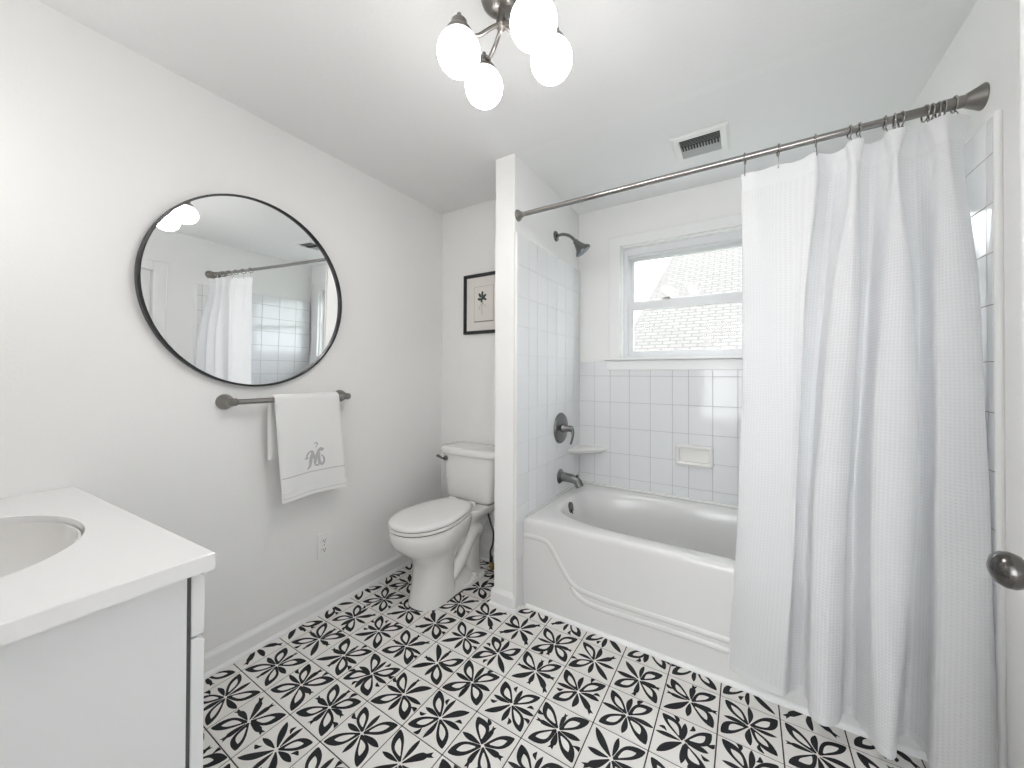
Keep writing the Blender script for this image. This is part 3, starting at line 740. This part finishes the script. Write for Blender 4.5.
def slab(bm, s0, s1, o0, o1, n, u0=0, u1=1):
    A = tsheet(bm, o0, s0, s1, n, u0, u1); Bq = tsheet(bm, o1, s0, s1, n, u0, u1)
    rings = []
    for j in range(n+1): 
        a, b = A[j], Bq[j]; e1 = (a[0]+b[0])/2 + Vector((0, -abs(o1-o0)*0.45, 0)); e2 = (a[-1]+b[-1])/2 + Vector((0, abs(o1-o0)*0.45, 0))
        rings.append(a + [e2] + b[::-1] + [e1])
    loft(bm, rings)
slab(bm, 0, 0.905, -0.007, 0.006, NSS)
slab(bm, 0.950, 1.0, -0.007, 0.007, 12)
slab(bm, 0.900, 0.955, -0.005, 0.0035, 8)
obj('towel_cloth', bm, M['towel'], tw, angle=60)
bm = B(); slab(bm, 0.860, 0.866, 0.004, 0.0068, 1, 0.0, 1.0)
slab(bm, 0.978, 0.981, 0.004, 0.0078, 1); obj('woven_line', bm, M['towelline'], tw)
# monogram : curved strokes lying on the front face
def on_front(a, b, lift=0.0078):
    # a: along y (0..1 over the towel), b: s parameter
    return towel_pt(a, b, lift)
MC = (0.515, 0.783)     # centre (u, s)
def stroke(bm, pts, ws, sc=1.0):
    P = spline([Vector((x, y, 0)) for x, y in pts], 7); n = len(P); rings = []
    L = []; R = []
    for i, p in enumerate(P):
        d = (P[min(i+1, n-1)]-P[max(i-1, 0)]).normalized(); nn_ = Vector((-d.y, d.x, 0))
        t = i/(n-1)*(len(ws)-1); k = min(int(t), len(ws)-2); w = ws[k]+(ws[k+1]-ws[k])*(t-k)
        for s_, lst in ((1, L), (-1, R)):
            q = p + nn_*w*s_
            lst.append(on_front(MC[0]+q.x*0.27, MC[1]-q.y*0.100))
    vl = [bm.verts.new(v) for v in L]; vr = [bm.verts.new(v) for v in R]
    for i in range(n-1): bm.faces.new((vl[i], vl[i+1], vr[i+1], vr[i]))
bm = B()
stroke(bm, [(-0.50, -0.62), (-0.34, -0.45), (-0.24, 0.0), (-0.14, 0.38), (-0.30, 0.42), (-0.46, 0.22), (-0.50, 0.02)], [.02, .07, .10, .08, .04, .05, .03])
stroke(bm, [(-0.14, 0.38), (-0.06, 0.1), (0.0, -0.22), (0.03, -0.35)], [.04, .09, .06, .02])
stroke(bm, [(0.02, -0.35), (0.06, 0.05), (0.20, 0.38), (0.36, 0.52), (0.48, 0.40)], [.02, .06, .09, .09, .10])
stroke(bm, [(0.26, 0.30), (0.20, 0.0), (0.24, -0.34), (0.40, -0.44), (0.52, -0.20), (0.44, 0.05), (0.34, 0.12)], [.04, .09, .09, .07, .06, .04, .02])
stroke(bm, [(-0.10, -0.15), (-0.02, -0.42), (0.14, -0.46), (0.22, -0.28)], [.03, .05, .06, .03])
stroke(bm, [(0.0, 0.85), (0.09, 0.95), (0.17, 0.85), (0.10, 0.70), (0.08, 0.58)], [.02, .03, .04, .02, .015])
stroke(bm, [(-0.62, 0.10), (-0.50, 0.02), (-0.38, 0.12)], [.01, .04, .01])
obj('monogram', bm, M['thread'], tw, smooth=False)

# ------------------------------------------------------------------ wall outlet
ot = empty('wall_outlet', (0, 1.20, 0.345), 'white duplex electrical outlet low on the left wall', 'outlet')
bm = bx(0, 0.006, 1.139, 1.214, 0.279, 0.411); obj('cover_plate', bm, M['plastic'], ot, smooth=False, bevel=0.003)
for zc in (0.321, 0.369):
    bm = B(); extr(bm, [(0.004, 1.177+0.018*math.cos(a)*1.0, zc+max(-.014, min(.014, 0.018*math.sin(a)))) for a in [2*PI*k/24 for k in range(24)]], (0.0045, 0, 0))
    r = obj('receptacle', bm, M['plastic'], ot, smooth=False)
    bm = B(); box(bm, 0.0082, 0.0090, 1.170, 1.1725, zc-0.003, zc+0.007); box(bm, 0.0082, 0.0090, 1.1815, 1.184, zc-0.002, zc+0.007); lathe(bm, [(0.003, 0), (0.003, 0.0008)], (0.0082, 1.177, zc-0.008), (1, 0, 0), 10)
    obj('socket_slots', bm, M['slot'], r, smooth=False)
bm = B(); lathe(bm, [(0.003, 0), (0.002, 0.0015)], (0.006, 1.177, 0.345), (1, 0, 0), 10); obj('screw', bm, M['steel'], ot)

# ------------------------------------------------------------------ framed print
fp = empty('framed_print', (0.42, YB, 1.72), 'black framed botanical sprig print on the wall above the toilet', 'picture')
x0, x1, z0, z1 = 0.220, 0.56, 1.533, 1.946
bm = B()
def rxz(i, y): return [Vector(p) for p in ((x0+i, y, z0+i), (x1-i, y, z0+i), (x1-i, y, z1-i), (x0+i, y, z1-i))]
loft(bm, [rxz(0, YB), rxz(0, YB-0.022), rxz(0.002, YB-0.024), rxz(0.020, YB-0.024), rxz(0.022, YB-0.020), rxz(0.022, YB-0.010)], cap1=False); obj('frame', bm, M['black'], fp, smooth=False)
bm = B(); loft(bm, [rxz(0.021, YB-0.006), rxz(0.021, YB-0.012)]); obj('mat_board', bm, M['paper'], fp, smooth=False)
bm = B(); loft(bm, [rxz(0.088, YB-0.0122), rxz(0.088, YB-0.0128)]); box(bm, x0+.088, x0+.0895, YB-.0132, YB-.0128, z0+.088, z1-.088, 1); box(bm, x1-.0895, x1-.088, YB-.0132, YB-.0128, z0+.088, z1-.088, 1); box(bm, x0+.088, x1-.088, YB-.0132, YB-.0128, z0+.088, z0+.08, 1); box(bm, x0+.088, x1-.088, YB-.0132, YB-.0128, z1-.0895, z1-.088, 1)
pr = obj('botanical_print', bm, [M['print'], M['inkline']], fp, smooth=False)
bm = B(); pc = Vector((0.378, YB-0.0136, 1.762)); rnd = random.Random(3)
def flatleaf(bm, c, a, l, w):
    pts = []
    for k in range(16):
        t = 2*PI*k/16; u = math.cos(t)*l; v = math.sin(t)*w
        pts.append((c.x+u*math.cos(a)-v*math.sin(a), c.y, c.z+u*math.sin(a)+v*math.cos(a)))
    extr(bm, pts, (0, 0.0004, 0))
for dx, dz, a, l in ((-.02, .035, 2.2, .018), (.0, .045, 1.5, .018), (.018, .028, .6, .018), (-.022, .008, 3.0, .018), (.008, .012, .2, .016), (.022, .006, -.4, .015), (-.006, -.004, 4.2, .014), (.0, .022, 1.2, .015)):
    flatleaf(bm, pc+Vector((dx, 0, dz)), a, l, l*0.5)
def thinline(bm, pts, r=0.0012): tube(bm, spline([pc+Vector((x, 0, z)) for x, z in pts], 5), r, 5, sy=0.4)
thinline(bm, [(0, .03), (.002, -.02), (-.004, -.06), (-.002, -.10)], .0013); thinline(bm, [(0, -.02), (-.018, -.038), (-.03, -.065)]); thinline(bm, [(0, -.01), (.015, -.03), (.035, -.045)], .0016); thinline(bm, [(0, .01), (-.02, .02), (-.03, .04)])
obj('sprig', bm, M['ink'], pr)

# ------------------------------------------------------------------ toilet
TXC = 0.405
to = empty('toilet', (TXC, 1.75, 0), 'white two-piece toilet with closed lid in the nook by the partition', 'toilet')
bm = B()
prof = [ # z, half width, y front, y back, exponent
 (0.0, .108, 1.436, 1.72, 2.5), (0.02, .105, 1.441, 1.715, 2.5), (0.06, .100, 1.450, 1.705, 2.5), (0.12, .095, 1.460, 1.70, 2.5), (0.18, .092, 1.463, 1.70, 2.4), (0.225, .096, 1.456, 1.72, 2.3),
 (0.26, .110, 1.433, 1.76, 2.2), (0.295, .135, 1.393, 1.80, 2.2), (0.33, .156, 1.350, 1.83, 2.2), (0.365, .169, 1.322, 1.84, 2.2), (0.395, .175, 1.311, 1.845, 2.2), (0.418, .176, 1.309, 1.845, 2.2), (0.430, .173, 1.313, 1.842, 2.2), (0.434, .168, 1.322, 1.835, 2.2)]
def tring(z, a, y0, y1, e, n=56):
    cy = y0 + (y1-y0)*0.52
    P = sup(TXC, cy, a, cy-y0, y1-cy, z, n, e, 3.0)
    k = min(1, max(0, (z-0.24)/0.08))
    for p in P:
        if p.y > 1.52: p.x = TXC + (p.x-TXC)*(1-0.26*k*((p.y-1.52)/0.33)**1.5)
    return P
loft(bm, [tring(*p) for p in prof])
# sloping foot running back to the wall side and the slim rear stem
loft(bm, [sup(TXC, 1.73, w, 1.73-y0, y1-1.73, z, 56, 3.0) for z, w, y0, y1 in [(0, .106, 1.46, 1.965), (0.012, .106, 1.46, 1.966), (0.024, .100, 1.47, 1.962), (0.05, .088, 1.50, 1.955), (0.085, .072, 1.55, 1.945), (0.11, .05, 1.60, 1.93)]])
loft(bm, [sup(TXC, (y0+y1)/2, w, (y1-y0)/2, (y1-y0)/2, z, 48, 2.8) for z, w, y0, y1 in [(0.02, .088, 1.80, 1.955), (0.08, .086, 1.79, 1.95), (0.16, .090, 1.785, 1.945), (0.24, .096, 1.78, 1.945), (0.30, .100, 1.775, 1.95), (0.36, .100, 1.76, 1.96)]])
loft(bm, [sup(TXC, 1.75, .055, .15, .15, z, 32, 3.0) for z in (0.02, 0.38)])
# rear deck carrying the tank
dk = [(0.24, .060, 1.86, 2.00), (0.31, .082, 1.83, 2.03), (0.365, .118, 1.79, 2.05), (0.40, .150, 1.77, 2.06), (0.430, .168, 1.76, 2.065), (0.442, .164, 1.765, 2.06)]
loft(bm, [sup(TXC, (a+b)/2, w, (b-a)/2, (b-a)/2, z, 48, 4.0) for z, w, a, b in dk])
# trapway bulges on both sides
for s in (-1, 1):
    P = spline([(TXC+s*.020, 1.62, 0.05), (TXC+s*.050, 1.68, 0.10), (TXC+s*.064, 1.735, 0.16), (TXC+s*.074, 1.785, 0.24), (TXC+s*.078, 1.840, 0.295), (TXC+s*.070, 1.90, 0.29), (TXC+s*.040, 1.93, 0.25)], 7)
    tube(bm, P, 0.043, 20)
obj('bowl', bm, M['china'], to, angle=60)
for s in (-1, 1):
    bm = B(); lathe(bm, [(0.030, 0), (0.030, 0.008), (0.017, 0.014), (0.016, 0.026), (0.011, 0.033), (0.001, 0.035)], (TXC+s*0.100, 1.83, 0.018), (0, 0, 1), 24)
    loft(bm, [sup(TXC+s*.095, 1.83, w, .11, .11, z, 28, 2.6) for z, w in ((0, .032), (.018, .031), (.026, .02))]); obj('bolt_cap', bm, M['china'], to, bevel=0.004)
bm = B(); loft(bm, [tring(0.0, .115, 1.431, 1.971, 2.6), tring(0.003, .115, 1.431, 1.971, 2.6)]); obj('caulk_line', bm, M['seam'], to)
def egg(P, y0=1.50, amt=0.30):
    for p in P:
        if p.y > y0: p.x = TXC + (p.x-TXC)*(1-amt*((p.y-y0)/0.33)**1.6)
    return P
def seat_ring(z, g, sq_=2.2):
    cy = 1.56; return egg(sup(TXC, cy, 0.180-g, cy-1.312-g, 1.835-cy-g, z, 72, sq_, 3.6))
bm = B(); loft(bm, [seat_ring(0.438, 0.012), seat_ring(0.438, 0.004), seat_ring(0.444, 0.0), seat_ring(0.451, 0.001), seat_ring(0.455, 0.008)]); obj('seat_ring', bm, M['seat'], to)
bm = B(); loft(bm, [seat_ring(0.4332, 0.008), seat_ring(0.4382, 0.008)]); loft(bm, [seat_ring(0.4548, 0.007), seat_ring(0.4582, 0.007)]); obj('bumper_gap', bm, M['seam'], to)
bm = B(); loft(bm, [seat_ring(0.458, 0.004), seat_ring(0.461, 0.001), seat_ring(0.468, 0.0), seat_ring(0.474, 0.003), seat_ring(0.479, 0.012), seat_ring(0.482, 0.035), seat_ring(0.484, 0.09), seat_ring(0.4845, 0.14)]); obj('seat_lid', bm, M['seat'], to)
for s in (-1, 1):
    bm = B(); tube(bm, [(TXC+s*0.055, 1.835, 0.462), (TXC+s*0.095, 1.835, 0.462)], 0.014, 14); obj('hinge', bm, M['seat'], to)
def tk(z, w, y0, y1, e=7, bow=0.0):
    r = sup(TXC, (y0+y1)/2, w, (y1-y0)/2, (y1-y0)/2, z, 64, e)
    for p in r:
        if p.y < (y0+y1)/2: p.y -= bow*(1-((p.x-TXC)/w)**2)
    return r
bm = B(); loft(bm, [tk(0.4440, .150, 1.905, 2.045), tk(0.4500, .168, 1.890, 2.055, bow=.006), tk(0.4740, .182, 1.883, 2.06, bow=.01), tk(0.6120, .198, 1.874, 2.064, bow=.012), tk(0.7400, .210, 1.866, 2.066, bow=.014)]); obj('tank', bm, M['china'], to, angle=60)
bm = B(); loft(bm, [tk(0.7380, .212, 1.865, 2.068, bow=.014), tk(0.7420, .224, 1.856, 2.074, bow=.014), tk(0.7480, .227, 1.854, 2.076, bow=.014), tk(0.7700, .227, 1.854, 2.076, bow=.014), tk(0.7800, .222, 1.858, 2.073, bow=.014), tk(0.7850, .208, 1.872, 2.062, bow=.012), tk(0.7860, .15, 1.92, 2.01)]); obj('tank_lid', bm, M['china'], to, angle=60)
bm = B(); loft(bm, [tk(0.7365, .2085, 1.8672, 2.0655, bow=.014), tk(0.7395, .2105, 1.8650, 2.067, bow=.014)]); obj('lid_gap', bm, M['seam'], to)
bm = B(); lathe(bm, [(0.017, 0), (0.016, 0.008), (0.010, 0.012), (0.009, 0.022)], (0.247, 1.862, 0.708), (0, -1, 0), 20)
tube(bm, spline([(0.247, 1.842, 0.708), (0.23, 1.838, 0.711), (0.212, 1.838, 0.716), (0.192, 1.842, 0.722)], 6), [0.010]*8+[0.011]*6+[0.014]*5, 12, sy=0.6); obj('flush_lever', bm, M['pewter'], to)

# water supply
ws_ = empty('water_supply_line', (0.60, YB, 0.12), 'black braided water line hanging from the toilet tank to its valve', 'water line')
bm = B(); tube(bm, spline([(0.545, 1.925, 0.448), (0.540, 1.925, 0.39), (0.558, 1.928, 0.33), (0.577, 1.93, 0.27), (0.570, 1.935, 0.20), (0.548, 1.94, 0.14), (0.555, 1.945, 0.075)], 8), 0.0065, 10); obj('hose', bm, M['rubber'], ws_)
bm = B(); lathe(bm, [(0.013, 0), (0.013, 0.02), (0.009, 0.024)], (0.545, 1.925, 0.427), (0, 0, 1), 12); lathe(bm, [(0.011, 0), (0.011, 0.03)], (0.552, 1.943, 0.08), (0, 0, 1), 12); obj('coupling_nut', bm, M['rubber'], ws_)
bm = B(); tube(bm, [(0.556, 1.945, 0.05), (0.556, YB-0.012, 0.055)], 0.009, 12); lathe(bm, [(0.028, 0), (0.026, 0.006), (0.010, 0.012)], (0.556, YB-0.014, 0.055), (0, -1, 0), 20); tube(bm, [(0.556, 1.945, 0.03), (0.556, 1.945, 0.08)], 0.011, 12); obj('shutoff_valve', bm, M['brass'], ws_)

# ------------------------------------------------------------------ vanity
va = empty('vanity_cabinet', (0.49, 0.02, 0), 'white bathroom vanity cabinet in the near left corner under the countertop', 'cabinet')
VX1 = 0.932; VZ = 0.843
bm = B(); box(bm, 0.005, 0.023, YF+0.003, 0.308, 0.10, VZ); box(bm, VX1-0.018, VX1, YF+0.003, 0.308, 0.10, VZ); box(bm, 0.023, VX1-0.018, YF+0.003, 0.308, 0.10, 0.118); box(bm, 0.023, VX1-0.018, YF+0.003, YF+0.012, 0.118, VZ); box(bm, 0.023, VX1-0.018, 0.290, 0.308, 0.118, VZ); box(bm, 0.02, VX1-0.003, YF+0.003, 0.235, 0.0, 0.10); obj('cabinet_body', bm, M['cabinet'], va, smooth=False, bevel=0.0012)
bm = B(); box(bm, 0.02, VX1-0.004, 0.3082, 0.3155, 0.105, VZ-0.004); obj('door_gap', bm, M['shadowgap'], va, smooth=False)
def front(x0, x1, z0, z1, name):
    bm = B(); y0, y1 = 0.3155, 0.338
    # bevelled finger-pull top edge
    pts = [(x0, y0, z0), (x0, y1, z0), (x0, y1, z1-0.010), (x0, y1-0.012, z1), (x0, y0, z1)]
    extr(bm, pts, (x1-x0, 0, 0)); return obj(name, bm, M['cabinet'], va, smooth=False, bevel=0.0015)
front(0.625, VX1, 0.707, 0.838, 'drawer'); front(0.306, 0.619, 0.707, 0.838, 'drawer'); front(0.012, 0.300, 0.707, 0.838, 'drawer')
front(0.625, VX1, 0.105, 0.702, 'cabinet_door'); front(0.306, 0.619, 0.105, 0.702, 'cabinet_door'); front(0.012, 0.300, 0.105, 0.702, 'cabinet_door')
# countertop with oval cut-out
ct = empty('countertop', (0.5, 0.03, VZ), 'white quartz vanity countertop with an oval sink cut-out', 'countertop')
SX, SY, SA, SB = 0.485, 0.02, 0.270, 0.215
bm = B(); n = 96
def ell(a, b, z): return [Vector((SX+a*math.cos(2*PI*k/n), SY+b*math.sin(2*PI*k/n), z)) for k in range(n)]
def outer(i, z):
    x0, x1, y0, y1 = 0.002+0*i, 0.955-i, YF+0.002, 0.348-i
    out = []
    for k in range(n):
        c, s = math.cos(2*PI*k/n), math.sin(2*PI*k/n)
        t = min(((x1-SX) if c > 0 else (SX-x0))/max(abs(c), 1e-6), ((y1-SY) if s > 0 else (SY-y0))/max(abs(s), 1e-6))
        out.append(Vector((SX+c*t, SY+s*t, z)))
    for p in out:
        if p.y > 0.30 - i: p.y = (0.296-i) + 0.0545*p.x if p.y > y1-1e-5 else p.y
        p.y = min(p.y, 0.296-i+0.0545*p.x)
    # snap nearest samples to the corners
    for qx, qy in ((x0, y0), (x1, y0), (x1, 0.296-i+0.0545*x1), (x0, 0.296-i)):
        j = min(range(n), key=lambda k: (out[k].x-qx)**2+(out[k].y-qy)**2); out[j] = Vector((qx, qy, z))
    return out
loft(bm, [ell(SA-.004, SB-.004, VZ+0.001), outer(0, VZ+0.001), outer(0, 0.876), outer(0.002, 0.878), ell(SA+.002, SB+.002, 0.878), ell(SA, SB, 0.8765), ell(SA-.004, SB-.004, VZ+0.001)], cap0=False, cap1=False)
bmesh.ops.remove_doubles(bm, verts=bm.verts, dist=1e-5)
obj('quartz_slab', bm, M['quartz'], ct, angle=30)
sk = empty('sink_basin', (SX, SY, VZ), 'oval undermount white sink basin set in the vanity countertop', 'sink')
bm = B(); loft(bm, [ell(SA+.02, SB+.02, VZ-0.012), ell(SA+.02, SB+.02, VZ), ell(SA-.005, SB-.005, VZ), ell(SA-.005, SB-.005, VZ+.020), ell(SA-.010, SB-.010, VZ+.022), ell(SA-.010, SB-.010, VZ-0.01), ell(SA-.018, SB-.018, VZ-0.04), ell(SA-.04, SB-.035, VZ-0.085), ell(SA-.08, SB-.07, VZ-0.115), ell(SA-.14, SB-.12, VZ-0.132), ell(0.03, 0.03, VZ-0.138)], cap0=False)
obj('basin', bm, M['basin'], sk, angle=60)
bm = B(); lathe(bm, [(0.026, 0), (0.026, 0.003), (0.018, 0.004), (0.001, 0.002)], (SX, SY, VZ-0.1385), (0, 0, 1)); obj('drain', bm, M['steel'], sk)

# ------------------------------------------------------------------ outside
bm = B(); box(bm, -25, 30, YW+0.4, 60, -1.3, -1.2); struct('ground', bm, M['lawn']).name = 'lawn'
tag(bpy.data.objects['lawn'], 'green lawn outside the window', 'lawn'); bpy.data.objects['lawn']['kind'] = 'structure'
hs = empty('neighboring_house', (3.0, 8, -1.2), 'neighbouring house with a pale shingled gable roof seen through the window', 'house')
bm = B(); uvl = bm.loops.layers.uv.new('UVMap')
# roof plane rising away from the window; its left rake runs up to the right
q = [(-0.12, 4.6, 0.32), (5.6, 4.6, 0.32), (5.6, 10.0, 5.07), (0.83, 10.0, 5.07)]
lo = q; hi = [(x, y+0.12, z-0.08) for x, y, z in q]
V = [bm.verts.new(p) for p in lo] + [bm.verts.new(p) for p in hi]
for f in [(0,1,2,3), (7,6,5,4), (0,4,5,1), (1,5,6,2), (2,6,7,3), (3,7,4,0)]:
    F = bm.faces.new([V[i] for i in f])
    for lp in F.loops: lp[uvl].uv = (lp.vert.co.x, math.hypot(lp.vert.co.y-4.6, lp.vert.co.z-0.32))
obj('roof', bm, M['shingle'], hs, smooth=False)
bm = B(); box(bm, 0.35, 5.5, 5.0, 10.5, -1.2, 0.35)
for k in range(9): box(bm, 0.34, 5.51, 4.985, 5.0, -1.2+k*0.15, -1.2+k*0.15+0.012)
obj('siding_wall', bm, M['siding'], hs, smooth=False)
bm = B(); tube(bm, [(-0.14, 4.58, 0.30), (0.81, 9.98, 5.05)], 0.05, 8); obj('rake_board', bm, M['fascia'], hs)

# ------------------------------------------------------------------ lights
W = bpy.data.worlds.new('World'); SC.world = W; W.use_nodes = True
bg = W.node_tree.nodes['Background']; bg.inputs[0].default_value = (0.93, 0.97, 1.0, 1); bg.inputs[1].default_value = 4.2
def area(name, loc, rot, sx, sy, power, col, spread=PI):
    l = bpy.data.lights.new(name, 'AREA'); l.shape = 'RECTANGLE'; l.size = sx; l.size_y = sy; l.energy = power; l.color = col; l.spread = spread
    o = bpy.data.objects.new(name, l); COL.objects.link(o); o.location = loc; o.rotation_euler = rot; return o
# vanity light on the wall above the vanity (out of frame, behind the camera)
vt = empty('vanity_light', (0.5, YF, 2.02), 'nickel vanity light bar with three white glass shades above the vanity', 'wall light')
bm = bx(0.22, 0.78, YF, YF+0.025, 1.99, 2.05); obj('back_plate', bm, M['nickel'], vt, smooth=False, bevel=0.006)
for x in (0.28, 0.5, 0.72):
    bm = B(); tube(bm, [(x, YF+0.02, 2.02), (x, YF+0.10, 2.02), (x, YF+0.11, 2.00)], 0.008, 10); obj('arm', bm, M['nickel'], vt)
    bm = B(); sphere(bm, (x, YF+0.11, 1.94), 0.06, n=24, m=16); obj('shade', bm, M['shade'], vt)
area('hall_fill', (1.725, HY+0.02, 1.4), (math.radians(90), 0, 0), 1.5, 1.7, 8, (1.0, 0.98, 0.96))  # area lamp added in the unseen hall as soft fill for the room
sun = bpy.data.lights.new('sun', 'SUN'); sun.energy = 1.2; sun.angle = 0.05; sun.color = (1, 0.96, 0.9)
so = bpy.data.objects.new('sun', sun); COL.objects.link(so); so.rotation_euler = (math.radians(42), 0, math.radians(-20))

# ------------------------------------------------------------------ camera
cd = bpy.data.cameras.new('camera'); cam = bpy.data.objects.new('camera', cd); COL.objects.link(cam)
R_ = Vector((0.84855992, 0.52908673, 0.00364497)); U_ = Vector((0.000756, -0.00810146, 0.9999669)); F_ = Vector((-0.52909875, 0.84852908, 0.00727457))
mw = Matrix((( R_.x, U_.x, -F_.x, 1.91142), (R_.y, U_.y, -F_.y, 0.0), (R_.z, U_.z, -F_.z, 1.25875), (0, 0, 0, 1)))
cam.matrix_world = mw
cd.sensor_fit = 'HORIZONTAL'; cd.sensor_width = 36; cd.lens = 376.1436/1024*36
cd.shift_x = (512-511.836)/1024; cd.shift_y = (371.079-384)/1024
cd.clip_start = 0.01; cd.clip_end = 200
SC.camera = cam
SC.view_settings.view_transform = 'Standard'; SC.view_settings.look = 'None'
SC.view_settings.exposure = 0.50; SC.view_settings.gamma = 1.0; SC.view_settings.use_curve_mapping = False
